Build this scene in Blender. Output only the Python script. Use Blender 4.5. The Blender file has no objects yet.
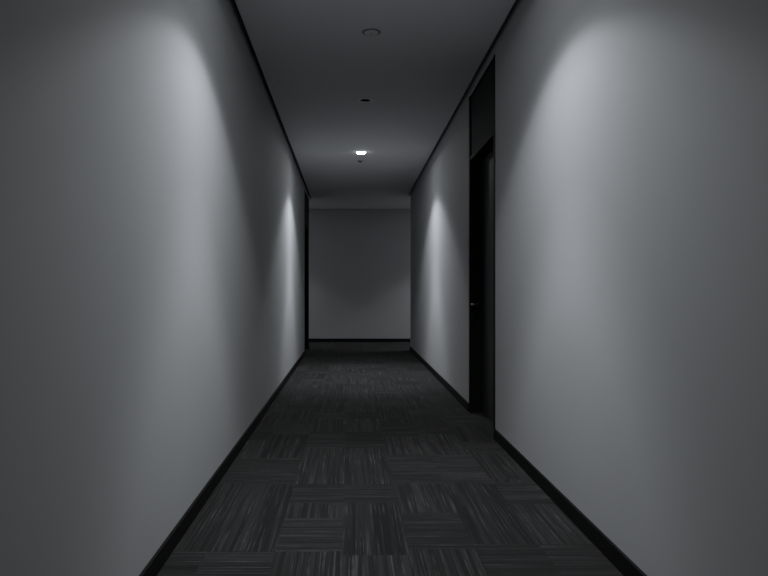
import bpy, bmesh, math, random
from mathutils import Vector, Matrix
random.seed(7)
S = bpy.context.scene
C = S.collection

# ---------------------------------------------------------------- camera, world, exposure
F = 700.0
K = F / 555.0           # depth scale
cam = bpy.data.cameras.new('camera')
cam.sensor_width = 36.0
cam.sensor_fit = 'HORIZONTAL'
cam.lens = F / 768 * 36
cam.shift_x = 34 / 768
cam.shift_y = 4.0 / 768
cam.clip_start = 0.02
camo = bpy.data.objects.new('camera', cam)
C.objects.link(camo)
camo.location = (0, 0, 1.0)                 # looks along +Y
camo.rotation_euler = (math.pi / 2, 0, 0)
S.camera = camo

w = bpy.data.worlds.new('world')
w.use_nodes = True
w.node_tree.nodes['Background'].inputs[0].default_value = (0, 0, 0, 1)
S.world = w
S.view_settings.view_transform = 'Standard'
S.view_settings.look = 'None'
S.view_settings.exposure = 0.0
S.view_settings.gamma = 1.0
S.view_settings.use_curve_mapping = False
S.cycles.max_bounces = 10
S.cycles.diffuse_bounces = 8

LAMP_POWER = 186.0      # every lit ceiling downlight
# luminous intensity of the reflector by angle off its axis (degrees, relative)
PROFILE = [(0, 1.0), (20, 0.96), (27, 0.90), (33, 0.61), (37, 0.48), (41, 0.43), (46, 0.38), (51, 0.33), (56, 0.24), (60, 0.08), (64, 0.04), (84, 0.02), (88, 0.0)]
LAMP_COL = (0.955, 0.98, 1.0)

# ---------------------------------------------------------------- dimensions (metres, Y = depth from camera)
CEIL = 2.655
TOP = 2.86
GAP = 0.045
BASE_H = 0.07
Y0 = -4.6
YL = 9.80 * K              # left corner of the corridor
YR = 9.52 * K              # right corner
YB = 11.1 * K              # back wall
DR0, DR1 = 3.783 * K, 4.64 * K  # right door unit
DL0, DL1 = 8.81 * K, 9.74 * K   # left door unit
XC = 6.0                # reach of the cross corridor
def wl(y): return -(0.685 + 0.0042 * y / K)
def wr(y): return 0.960 + 0.0080 * y / K

# ---------------------------------------------------------------- helpers
def quadprism(bm, pts, z0, z1):
    """vertical prism on a plan polygon (ccw)"""
    lo = [bm.verts.new((p[0], p[1], z0)) for p in pts]
    hi = [bm.verts.new((p[0], p[1], z1)) for p in pts]
    n = len(pts)
    bm.faces.new(lo[::-1]); bm.faces.new(hi)
    for i in range(n):
        bm.faces.new((lo[i], lo[(i+1) % n], hi[(i+1) % n], hi[i]))

def box(bm, a, b):
    quadprism(bm, [(a[0], a[1]), (b[0], a[1]), (b[0], b[1]), (a[0], b[1])], a[2], b[2])

def lathe(bm, prof, seg=48, closed=False):
    """profile of (radius, z) spun about Z"""
    rings = []
    for r, z in prof:
        if r < 1e-6:
            rings.append([bm.verts.new((0, 0, z))])
        else:
            rings.append([bm.verts.new((r*math.cos(2*math.pi*i/seg), r*math.sin(2*math.pi*i/seg), z)) for i in range(seg)])
    pairs = list(zip(rings[:-1], rings[1:]))
    if closed: pairs.append((rings[-1], rings[0]))
    for A, B in pairs:
        for i in range(seg):
            j = (i+1) % seg
            if len(A) == 1 and len(B) == 1: continue
            if len(A) == 1: bm.faces.new((A[0], B[j], B[i]))
            elif len(B) == 1: bm.faces.new((A[i], A[j], B[0]))
            else: bm.faces.new((A[i], A[j], B[j], B[i]))

def tube(bm, pts, r, seg=12):
    pts = [Vector(p) for p in pts]
    rings = []
    for i, p in enumerate(pts):
        t = (pts[min(i+1, len(pts)-1)] - pts[max(i-1, 0)]).normalized()
        q = t.to_track_quat('Z', 'Y')
        rings.append([bm.verts.new(p + q @ Vector((r*math.cos(2*math.pi*k/seg), r*math.sin(2*math.pi*k/seg), 0))) for k in range(seg)])
    for A, B in zip(rings[:-1], rings[1:]):
        for k in range(seg):
            bm.faces.new((A[k], A[(k+1) % seg], B[(k+1) % seg], B[k]))
    bm.faces.new(rings[0][::-1]); bm.faces.new(rings[-1])

def obj(name, bm, mt, parent=None, smooth=False, bevel=0):
    bmesh.ops.recalc_face_normals(bm, faces=bm.faces[:])
    me = bpy.data.meshes.new(name)
    bm.to_mesh(me); bm.free()
    if smooth:
        for p in me.polygons: p.use_smooth = True
    me.materials.append(mt)
    o = bpy.data.objects.new(name, me)
    C.objects.link(o)
    if parent: o.parent = parent
    if bevel:
        m = o.modifiers.new('bevel', 'BEVEL')
        m.width = bevel; m.segments = 2; m.limit_method = 'ANGLE'
    return o

def struct(o):
    o['kind'] = 'structure'
    return o

def thing(name, label, cat, loc, group=None):
    o = bpy.data.objects.new(name, None)
    o.empty_display_size = 0.05
    C.objects.link(o)
    o.location = loc
    o['label'] = label; o['category'] = cat
    if group: o['group'] = group
    return o

# ---------------------------------------------------------------- materials
def new_mat(name):
    m = bpy.data.materials.new(name)
    m.use_nodes = True
    nt = m.node_tree
    return m, nt, nt.nodes['Principled BSDF']

def N(nt, kind, **kw):
    n = nt.nodes.new(kind)
    for k, v in kw.items(): setattr(n, k, v)
    return n

def paint(name, col, rough=0.7, var=0.04, scale=3.0, bump=0.15, bscale=260, spec=0.3):
    m, nt, b = new_mat(name)
    tc = N(nt, 'ShaderNodeTexCoord')
    n1 = N(nt, 'ShaderNodeTexNoise'); n1.inputs['Scale'].default_value = scale; n1.inputs['Detail'].default_value = 4
    nt.links.new(tc.outputs['Object'], n1.inputs['Vector'])
    mx = N(nt, 'ShaderNodeMix', data_type='RGBA')
    mx.inputs[6].default_value = tuple(c*(1-var) for c in col) + (1,)
    mx.inputs[7].default_value = tuple(min(1, c*(1+var)) for c in col) + (1,)
    nt.links.new(n1.outputs['Fac'], mx.inputs[0])
    nt.links.new(mx.outputs[2], b.inputs['Base Color'])
    n2 = N(nt, 'ShaderNodeTexNoise'); n2.inputs['Scale'].default_value = bscale; n2.inputs['Detail'].default_value = 2
    nt.links.new(tc.outputs['Object'], n2.inputs['Vector'])
    bp = N(nt, 'ShaderNodeBump'); bp.inputs['Strength'].default_value = bump; bp.inputs['Distance'].default_value = 0.001
    nt.links.new(n2.outputs['Fac'], bp.inputs['Height'])
    nt.links.new(bp.outputs['Normal'], b.inputs['Normal'])
    b.inputs['Roughness'].default_value = rough
    b.inputs['Specular IOR Level'].default_value = spec
    return m

M_wall = paint('grey_wall_paint', (0.40,0.408,0.42), 0.75, 0.03, 2.2, 0.25, 220)
M_back = M_wall
M_ceil = paint('ceiling_paint', (0.64, 0.643, 0.655), 0.85, 0.02, 1.5, 0.1, 300)
M_base = paint('black_skirting', (0.0045, 0.0045, 0.005), 0.6, 0.1, 8, 0.05, 200, 0.12)
M_white = paint('white_plastic', (0.85, 0.85, 0.86), 0.4, 0.02, 10, 0.02, 200)
M_dim = paint('grey_plastic', (0.28, 0.29, 0.30), 0.5, 0.02, 10, 0.02, 200)
M_ring = paint('dark_grey_plastic', (0.20, 0.20, 0.205), 0.7, 0.02, 10, 0.02, 200, 0.1)
M_blackp = paint('matt_black_metal', (0.006, 0.006, 0.006), 0.7, 0.05, 10, 0.02, 200, 0.15)

def wood(name, col, rough):
    m, nt, b = new_mat(name)
    tc = N(nt, 'ShaderNodeTexCoord'); mp = N(nt, 'ShaderNodeMapping')
    mp.inputs['Scale'].default_value = (38, 38, 1.2)
    n1 = N(nt, 'ShaderNodeTexNoise'); n1.inputs['Scale'].default_value = 1.6; n1.inputs['Detail'].default_value = 6; n1.inputs['Distortion'].default_value = 0.6
    nt.links.new(tc.outputs['Object'], mp.inputs['Vector']); nt.links.new(mp.outputs['Vector'], n1.inputs['Vector'])
    mx = N(nt, 'ShaderNodeMix', data_type='RGBA')
    mx.inputs[6].default_value = tuple(c*0.55 for c in col) + (1,)
    mx.inputs[7].default_value = tuple(c*1.5 for c in col) + (1,)
    nt.links.new(n1.outputs['Fac'], mx.inputs[0]); nt.links.new(mx.outputs[2], b.inputs['Base Color'])
    bp = N(nt, 'ShaderNodeBump'); bp.inputs['Strength'].default_value = 0.2; bp.inputs['Distance'].default_value = 0.001
    nt.links.new(n1.outputs['Fac'], bp.inputs['Height']); nt.links.new(bp.outputs['Normal'], b.inputs['Normal'])
    b.inputs['Roughness'].default_value = rough
    b.inputs['Specular IOR Level'].default_value = 0.2
    return m
M_leaf = wood('black_stained_veneer', (0.020, 0.020, 0.021), 0.62)
M_panel = wood('black_transom_veneer', (0.011, 0.011, 0.0115), 0.8)
M_frame = paint('black_door_frame', (0.005, 0.005, 0.005), 0.7, 0.05, 10, 0.02, 200, 0.1)

m, nt, b = new_mat('brushed_steel')
b.inputs['Metallic'].default_value = 1; b.inputs['Roughness'].default_value = 0.28
tc = N(nt, 'ShaderNodeTexCoord'); n1 = N(nt, 'ShaderNodeTexNoise'); n1.inputs['Scale'].default_value = 120
nt.links.new(tc.outputs['Object'], n1.inputs['Vector'])
mr = N(nt, 'ShaderNodeMapRange'); mr.inputs['To Min'].default_value = 0.22; mr.inputs['To Max'].default_value = 0.36
nt.links.new(n1.outputs['Fac'], mr.inputs[0]); nt.links.new(mr.outputs[0], b.inputs['Roughness'])
b.inputs['Base Color'].default_value = (0.22, 0.22, 0.225, 1)
M_steel = m

def glow(name, k):
    m, nt, b = new_mat(name)
    b.inputs['Base Color'].default_value = (0.8, 0.8, 0.8, 1)
    b.inputs['Emission Color'].default_value = LAMP_COL + (1,)
    b.inputs['Emission Strength'].default_value = k
    return m
M_lens = glow('glowing_frosted_lens', 22.0)

# carpet: stripes run along V of each tile's own UV, tone varies tile by tile
m, nt, b = new_mat('charcoal_striped_carpet')
uv = N(nt, 'ShaderNodeUVMap'); uv.uv_map = 'tile'
def stripes(su, sv, detail, off):
    mp = N(nt, 'ShaderNodeMapping'); mp.inputs['Scale'].default_value = (su, sv, 1); mp.inputs['Location'].default_value = (off, off*1.7, 0)
    n = N(nt, 'ShaderNodeTexNoise'); n.inputs['Scale'].default_value = 1; n.inputs['Detail'].default_value = detail
    nt.links.new(uv.outputs['UV'], mp.inputs['Vector']); nt.links.new(mp.outputs['Vector'], n.inputs['Vector'])
    return n
def ramp(src, lo, hi, t0, t1):
    r = N(nt, 'ShaderNodeMapRange'); r.interpolation_type = 'SMOOTHSTEP'
    r.inputs['From Min'].default_value = lo; r.inputs['From Max'].default_value = hi
    r.inputs['To Min'].default_value = t0; r.inputs['To Max'].default_value = t1
    nt.links.new(src, r.inputs['Value']); return r.outputs['Result']
def math_(op, a, c):
    n = N(nt, 'ShaderNodeMath', operation=op)
    for i, v in enumerate((a, c)):
        if isinstance(v, (int, float)): n.inputs[i].default_value = v
        else: nt.links.new(v, n.inputs[i])
    return n.outputs[0]
broad = ramp(stripes(52, 0.6, 1, 3.1).outputs['Fac'], 0.36, 0.66, 0.0, 1.0)
thin = ramp(stripes(150, 2.0, 1, 9.7).outputs['Fac'], 0.56, 0.70, 0.0, 1.0)
brk = ramp(stripes(30, 9, 3, 17.3).outputs['Fac'], 0.35, 0.65, 0.25, 1.0)
fleck = ramp(stripes(300, 260, 3, 5.0).outputs['Fac'], 0.3, 0.7, 0.5, 1.45)
at = N(nt, 'ShaderNodeAttribute'); at.attribute_name = 'tone'
v = math_('ADD', math_('MULTIPLY', broad, 0.013), math_('MULTIPLY', math_('MULTIPLY', thin, brk), 0.048))
v = math_('ADD', v, 0.017)
v = math_('MULTIPLY', math_('MULTIPLY', v, fleck), at.outputs['Fac'])
cr = N(nt, 'ShaderNodeCombineColor')
nt.links.new(v, cr.inputs[0]); nt.links.new(math_('MULTIPLY', v, 1.0), cr.inputs[1]); nt.links.new(math_('MULTIPLY', v, 1.02), cr.inputs[2])
nt.links.new(cr.outputs[0], b.inputs['Base Color'])
b.inputs['Roughness'].default_value = 1.0; b.inputs['Specular IOR Level'].default_value = 0.12
bp = N(nt, 'ShaderNodeBump'); bp.inputs['Strength'].default_value = 0.5; bp.inputs['Distance'].default_value = 0.002
nt.links.new(math_('ADD', math_('MULTIPLY', thin, 0.5), fleck), bp.inputs['Height']); nt.links.new(bp.outputs['Normal'], b.inputs['Normal'])
M_carpet = m

# ---------------------------------------------------------------- floor: carpet planks (orientation per plank)
def build_floor():
    bm = bmesh.new()
    uvl = bm.loops.layers.uv.new('tile')
    tl = bm.faces.layers.float.new('tone')
    def tile(x0, x1, y0, y1, along, tone=None):
        if x1 <= x0 or y1 <= y0: return
        f = bm.faces.new([bm.verts.new((x, y, 0)) for x, y in ((x0, y0), (x1, y0), (x1, y1), (x0, y1))])
        ox, oy = random.uniform(0, 50), random.uniform(0, 50)
        f[tl] = tone or random.uniform(0.82, 1.18)
        for l in f.loops:
            x, y = l.vert.co.x, l.vert.co.y
            l[uvl].uv = (x + ox, y + oy) if along else (y + oy, x + ox)
    W = 0.26
    # columns seen close to the camera, top to bottom as in the photo: (y0, y1, stripes along the corridor?)
    cols = {
        -3: [(2.14, 2.89, 1), (2.89, 3.34, 0), (3.34, 3.75, 1)],
        -2: [(1.60, 2.14, 0), (2.14, 2.89, 1), (2.89, 3.34, 0), (3.34, 3.90, 1)],
        -1: [(1.70, 2.14, 1), (2.14, 2.455, 0), (2.455, 2.63, 1), (2.63, 2.89, 0)],
        0:  [(1.60, 2.11, 1), (2.11, 2.63, 1), (2.63, 2.89, 0), (2.89, 3.56, 1)],
        1:  [(1.60, 2.16, 1), (2.16, 2.515, 0), (2.515, 2.90, 1), (2.96, 3.41, 0)],
        2:  [(1.80, 2.20, 0), (2.20, 2.90, 1), (2.96, 3.41, 0), (3.41, 3.9, 1)],
        3:  [(1.80, 2.20, 0), (2.20, 2.62, 1), (2.62, 2.92, 0), (2.96, 3.5, 1)],
    }
    cols[-1] += [(2.89, 3.56, 1)]
    for c in range(-24, 25):
        x0 = -0.03 + 0.0 + (c) * W - (W - 0.26)
        x1 = x0 + W
        if c == 0: pass
        ymin, ymax = Y0, YB + 0.1
        segs = []
        inner = -4 <= c <= 4
        if not inner: ymin = 9.2 * K
        known = [(p * K, q * K, r) for p, q, r in cols.get(c, [])]
        y = ymin
        d = random.random() < .5
        ks = sorted(known)
        if ks:
            y = ks[0][0]
            for a, bb, s in ks:
                if a > y + 1e-4: segs.append((y, a, s))
                segs.append((a, bb, s)); y = bb
            yy = ks[0][0]; dd = not ks[0][2]
            while yy > ymin:
                L = random.choice((.26, .52, .52, .78)); segs.append((max(yy-L, ymin), yy, dd)); yy -= L; dd = not dd
            d = not ks[-1][2]
        while y < ymax:
            L = (random.choice((.52, .52, .78)) if d else random.choice((.26, .26, .52)))
            segs.append((y, min(y+L, ymax), d)); y += L; d = not d
        for a, bb, s in segs:
            tile(x0, x1, a, bb, s)
    return struct(obj('floor', bm, M_carpet))
build_floor()

# ---------------------------------------------------------------- walls
HEAD_R = 2.625      # top of the full-height door panels
def wall_piece(bm, fx, y0, y1, t, z0=0, z1=TOP):
    s = 1 if fx is wr else -1
    p = [(fx(y0), y0), (fx(y0) + s*t, y0), (fx(y1) + s*t, y1), (fx(y1), y1)]
    if s < 0: p = p[::-1]
    quadprism(bm, p, z0, z1)

T = 0.24
bm = bmesh.new()
wall_piece(bm, wr, Y0, DR0, T); wall_piece(bm, wr, DR1, YR, T); wall_piece(bm, wr, DR0, DR1, T, HEAD_R, TOP)
quadprism(bm, [(wr(YR) + T, YR - T), (XC, YR - T), (XC, YR), (wr(YR) + T, YR)], 0, TOP)
struct(obj('wall_right', bm, M_wall))
bm = bmesh.new()
wall_piece(bm, wl, Y0, DL0, T); wall_piece(bm, wl, DL1, YL, T); wall_piece(bm, wl, DL0, DL1, T, HEAD_R, TOP)
quadprism(bm, [(-XC, YL - T), (wl(YL) - T, YL - T), (wl(YL) - T, YL), (-XC, YL)], 0, TOP)
struct(obj('wall_left', bm, M_wall))
bm = bmesh.new(); box(bm, (-XC, YB, 0), (XC, YB + T, TOP)); struct(obj('wall_back', bm, M_back))
bm = bmesh.new(); box(bm, (-1.4, Y0 - T, 0), (1.6, Y0, TOP)); struct(obj('wall_front', bm, M_wall))
bm = bmesh.new(); box(bm, (-XC - T, YL - T, 0), (-XC, YB + T, TOP)); struct(obj('wall_far_left', bm, M_wall))
bm = bmesh.new(); box(bm, (XC, YR - T, 0), (XC + T, YB + T, TOP)); struct(obj('wall_far_right', bm, M_wall))

# ---------------------------------------------------------------- ceiling: dropped panel with a shadow gap along the walls
LX = 0.133
LIT = [(0.14, -1.7 * K), (0.14, 2.48 * K), (LX, 6.57 * K)]
CROSS = [(3.2, 10.35 * K), (-2.8, 10.35 * K)]
UNLIT = (0.131, 4.785 * K)
DET = (0.136, 3.532 * K)
SPR = (0.128, 7.01 * K)
bm = bmesh.new()
g = GAP
pts = [(wl(Y0)+g, Y0+g), (wr(Y0)-g, Y0+g), (wr(YR)-g, YR+g), (XC-g, YR+g), (XC-g, YB-g), (-XC+g, YB-g), (-XC+g, YL+g), (wl(YL)+g, YL+g)]
quadprism(bm, pts, CEIL, CEIL + 0.045)
ceiling = struct(obj('ceiling', bm, M_ceil))
cut = bmesh.new()
for x, y in LIT + CROSS + [UNLIT]:
    t = bmesh.new(); lathe(t, [(0, -0.2), (0.047, -0.2), (0.047, 0.2), (0, 0.2)], 48)
    bmesh.ops.translate(t, verts=t.verts[:], vec=(x, y, CEIL))
    me = bpy.data.meshes.new('t'); t.to_mesh(me); t.free(); cut.from_mesh(me); bpy.data.meshes.remove(me)
cutter = obj('cutter', cut, M_ceil)
bo = ceiling.modifiers.new('holes', 'BOOLEAN'); bo.object = cutter; bo.operation = 'DIFFERENCE'; bo.solver = 'EXACT'
dg = bpy.context.evaluated_depsgraph_get()
nm = bpy.data.meshes.new_from_object(ceiling.evaluated_get(dg))
ceiling.modifiers.clear(); ceiling.data = nm
bpy.data.objects.remove(cutter)
# slab above the dropped panel
bm = bmesh.new()
box(bm, (-1.4, Y0 - T, TOP), (1.6, YR - T, TOP + 0.15)); box(bm, (-XC - T, YR - T, TOP), (XC + T, YB + T, TOP + 0.15))
struct(obj('ceiling_slab', bm, M_ceil))

# ---------------------------------------------------------------- skirting
def skirt(name, pieces):
    bm = bmesh.new()
    for p in pieces: quadprism(bm, p, 0.0, BASE_H)
    return struct(obj(name, bm, M_base))
bt = 0.012
skirt('baseboard_right', [[(wr(Y0)-bt, Y0), (wr(Y0), Y0), (wr(DR0), DR0), (wr(DR0)-bt, DR0)],
                          [(wr(DR1)-bt, DR1), (wr(DR1), DR1), (wr(YR), YR), (wr(YR)-bt, YR + bt)],
                          [(wr(YR)-bt, YR+bt), (wr(YR), YR), (XC, YR), (XC, YR + bt)]])
skirt('baseboard_left', [[(wl(Y0), Y0), (wl(Y0)+bt, Y0), (wl(DL0)+bt, DL0), (wl(DL0), DL0)],
                         [(wl(DL1), DL1), (wl(DL1)+bt, DL1), (wl(YL)+bt, YL + bt), (wl(YL), YL)],
                         [(-XC, YL), (wl(YL), YL), (wl(YL)+bt, YL+bt), (-XC, YL+bt)]])
skirt('baseboard_back', [[(-XC, YB-bt), (XC, YB-bt), (XC, YB), (-XC, YB)]])

# ---------------------------------------------------------------- doors
def finish(bx, D, hw, TZ, e):
    # closed darkness behind the leaf: back of the door niche
    bm = bmesh.new(); bx(bm, D + 0.092, D + 0.11, -hw, hw, 0, TZ)
    obj('niche_back', bm, M_frame, e)
    return e

def door_unit(name, fx, y0, y1, label, latch_far=True, handle=True):
    s = 1 if fx is wr else -1
    e = bpy.data.objects.new(name, None); C.objects.link(e)
    yc = (y0+y1)/2
    e.location = (fx(yc), yc, 0)
    e.rotation_euler = (0, 0, -math.atan((fx(y1)-fx(y0))/(y1-y0)))
    e['kind'] = 'structure'; e['label'] = label; e['category'] = 'door'
    hw = (y1-y0)/2
    HZ = 2.09; FW = 0.045; D = 0.10; TZ = HEAD_R
    def bx(bm, x0, x1, a, b_, z0, z1):
        xs = sorted((s*x0, s*x1)); box(bm, (xs[0], a, z0), (xs[1], b_, z1))
    bm = bmesh.new()          # frame: two stiles, head, deep reveals
    bx(bm, -0.004, D + 0.09, -hw, -hw+FW, 0, TZ)
    bx(bm, -0.004, D + 0.09, hw-FW, hw, 0, TZ)
    bx(bm, 0.0, D + 0.09, -hw+FW, hw-FW, HZ, HZ + 0.035)
    bx(bm, 0.0, D + 0.09, -hw+FW, hw-FW, TZ - 0.02, TZ)
    bx(bm, D + 0.045, D + 0.09, -hw+FW, -hw+FW+0.015, 0, HZ)
    bx(bm, D + 0.045, D + 0.09, hw-FW-0.015, hw-FW, 0, HZ)
    obj('door_frame', bm, M_frame, e)
    bm = bmesh.new(); bx(bm, 0.008, 0.04, -hw+FW+0.001, hw-FW-0.001, HZ + 0.037, TZ - 0.022)
    obj('transom_panel', bm, M_panel, e)
    bm = bmesh.new(); bx(bm, D, D + 0.044, -hw+FW+0.003, hw-FW-0.003, 0.008, HZ - 0.003)
    leaf = obj('door_leaf', bm, M_leaf, e)
    if not handle: return finish(bx, D, hw, TZ, e)
    # lever handle
    q = 1 if latch_far else -1
    hy = q*(hw - FW - 0.045); hz = 0.898
    h = bmesh.new()
    r = bmesh.new(); lathe(r, [(0, 0), (0.025, 0), (0.026, 0.003), (0.024, 0.008), (0, 0.009)], 32)
    bmesh.ops.rotate(r, verts=r.verts[:], cent=(0,0,0), matrix=Matrix.Rotation(-s*math.pi/2, 3, 'Y'))
    bmesh.ops.translate(r, verts=r.verts[:], vec=(s*D, hy, hz))
    rose = obj('rosette', r, M_blackp, leaf, smooth=False)
    X = s*(D - 0.095)
    pts = [(s*(D-0.006), hy, hz), (s*(D-0.06), hy, hz), (X + s*0.008, hy - q*0.003, hz), (X + s*0.001, hy - q*0.012, hz), (X, hy - q*0.03, hz), (X, hy - q*0.12, hz)]
    tube(h, pts, 0.0095, 14)
    obj('door_handle', h, M_steel, leaf, smooth=True)
    # cylinder lock below
    r = bmesh.new(); lathe(r, [(0, 0), (0.022, 0), (0.022, 0.006), (0.010, 0.007), (0.010, 0.012), (0, 0.012)], 28)
    bmesh.ops.rotate(r, verts=r.verts[:], cent=(0,0,0), matrix=Matrix.Rotation(-s*math.pi/2, 3, 'Y'))
    bmesh.ops.translate(r, verts=r.verts[:], vec=(s*D, hy, hz - 0.085))
    obj('lock_cylinder', r, M_blackp, leaf)
    return finish(bx, D, hw, TZ, e)
door_unit('door_1', wr, DR0, DR1, 'black recessed door with steel lever handle in the right wall')
door_unit('door_2', wl, DL0, DL1, 'black full-height door at the far end of the left wall', handle=False)

# ---------------------------------------------------------------- ceiling fittings
def light_data():
    ld = bpy.data.lights.new('beam', 'SPOT')
    ld.energy = LAMP_POWER; ld.color = LAMP_COL
    ld.spot_size = math.radians(178); ld.spot_blend = 0.05
    ld.shadow_soft_size = 0.012
    ld.use_nodes = True
    nt = ld.node_tree
    em = nt.nodes['Emission']
    tc = nt.nodes.new('ShaderNodeTexCoord'); sx = nt.nodes.new('ShaderNodeSeparateXYZ')
    nt.links.new(tc.outputs['Normal'], sx.inputs[0])
    ab = nt.nodes.new('ShaderNodeMath'); ab.operation = 'ABSOLUTE'; nt.links.new(sx.outputs['Z'], ab.inputs[0])
    ac = nt.nodes.new('ShaderNodeMath'); ac.operation = 'ARCCOSINE'; nt.links.new(ab.outputs[0], ac.inputs[0])
    mu = nt.nodes.new('ShaderNodeMath'); mu.operation = 'MULTIPLY'; mu.inputs[1].default_value = 2 / math.pi
    nt.links.new(ac.outputs[0], mu.inputs[0])
    cr = nt.nodes.new('ShaderNodeValToRGB'); cr.color_ramp.interpolation = 'LINEAR'
    el = cr.color_ramp.elements
    while len(el) < len(PROFILE): el.new(0.5)
    for e, (deg, v) in zip(el, PROFILE):
        e.position = deg / 90; e.color = (v, v, v, 1)
    nt.links.new(mu.outputs[0], cr.inputs[0])
    nt.links.new(cr.outputs['Color'], em.inputs['Strength'])
    return ld
LD = light_data()

def downlight(x, y, label, lit=True, k=1.0, group=None):
    t = thing('recessed_downlight', label, 'ceiling light', (x, y, CEIL), group)
    R = 0.066 if lit else 0.064
    bm = bmesh.new()
    lathe(bm, [(0.044, 0.0), (0.044, -0.004), (R-0.004, -0.005), (R, -0.003), (R, 0.0)], 56, True)
    obj('trim_ring', bm, M_white, t)
    bm = bmesh.new()
    lathe(bm, [(0.046, -0.001), (0.046, 0.10), (0.0, 0.10), (0.0, 0.098), (0.0435, 0.098), (0.0435, -0.001)], 48)
    obj('housing', bm, M_blackp, t)
    bm = bmesh.new()
    if lit:
        lathe(bm, [(0.054, -0.002)] + [(0.054*math.cos(a)**0.6, -0.002 - 0.021*math.sin(a)) for a in [i*math.pi/2/10 for i in range(1, 10)]] + [(0, -0.023)], 40)
        obj('lens', bm, M_lens, t, smooth=True)
        ld = LD
        if k != 1.0: ld = LD.copy(); ld.energy = LAMP_POWER * k
        lo = bpy.data.objects.new('lamp_bulb', ld); C.objects.link(lo)
        lo.parent = t; lo.location = (0, 0, -0.040)
    else:
        lathe(bm, [(0.0, 0.055), (0.018, 0.055), (0.024, 0.07), (0.0, 0.08)], 32)
        obj('lens', bm, M_blackp, t, smooth=True)
    return t
downlight(LIT[2][0], LIT[2][1], 'glowing round downlight in the ceiling, the only lit lamp in view', k=1.3)
downlight(LIT[1][0], LIT[1][1], 'lit round ceiling downlight above the near wall pools, just out of frame')
downlight(CROSS[0][0], CROSS[0][1], 'lit round ceiling downlight around the corner to the right', k=2.0)
downlight(CROSS[1][0], CROSS[1][1], 'lit round ceiling downlight around the corner to the left', k=1.1)
downlight(UNLIT[0], UNLIT[1], 'unlit downlight with black opening and pale rim in the middle of the ceiling', lit=False)

# round smoke detector, nearest fitting to the camera
t = thing('smoke_detector', 'round grey smoke detector on the ceiling, nearest of the ceiling fittings', 'smoke detector', (DET[0], DET[1], CEIL))
bm = bmesh.new(); lathe(bm, [(0, 0), (0.060, 0), (0.060, -0.002), (0.057, -0.004), (0.0, -0.004)], 56); obj('mounting_base', bm, M_ring, t)
bm = bmesh.new(); lathe(bm, [(0.0, -0.004), (0.043, -0.004), (0.044, -0.007), (0.036, -0.010), (0.020, -0.011), (0, -0.011)], 56); obj('cover', bm, M_ceil, t, smooth=True)
bm = bmesh.new(); lathe(bm, [(0, -0.010), (0.006, -0.010), (0.006, -0.0125), (0, -0.0125)], 20); obj('sensor_button', bm, M_ring, t)

# sprinkler head beyond the lit lamp
t = thing('sprinkler_head', 'small dark sprinkler head on the ceiling just beyond the lit downlight', 'sprinkler', (SPR[0], SPR[1], CEIL))
bm = bmesh.new(); lathe(bm, [(0, 0), (0.040, 0), (0.040, -0.002), (0.034, -0.005), (0.014, -0.006), (0, -0.006)], 40); obj('escutcheon', bm, M_ring, t)
bm = bmesh.new(); lathe(bm, [(0, -0.006), (0.009, -0.006), (0.009, -0.012), (0.004, -0.013), (0.004, -0.022), (0, -0.022)], 24); obj('nozzle', bm, M_blackp, t)
bm = bmesh.new(); lathe(bm, [(0, -0.022), (0.015, -0.022), (0.015, -0.0235), (0, -0.0235)], 24); obj('deflector', bm, M_blackp, t)
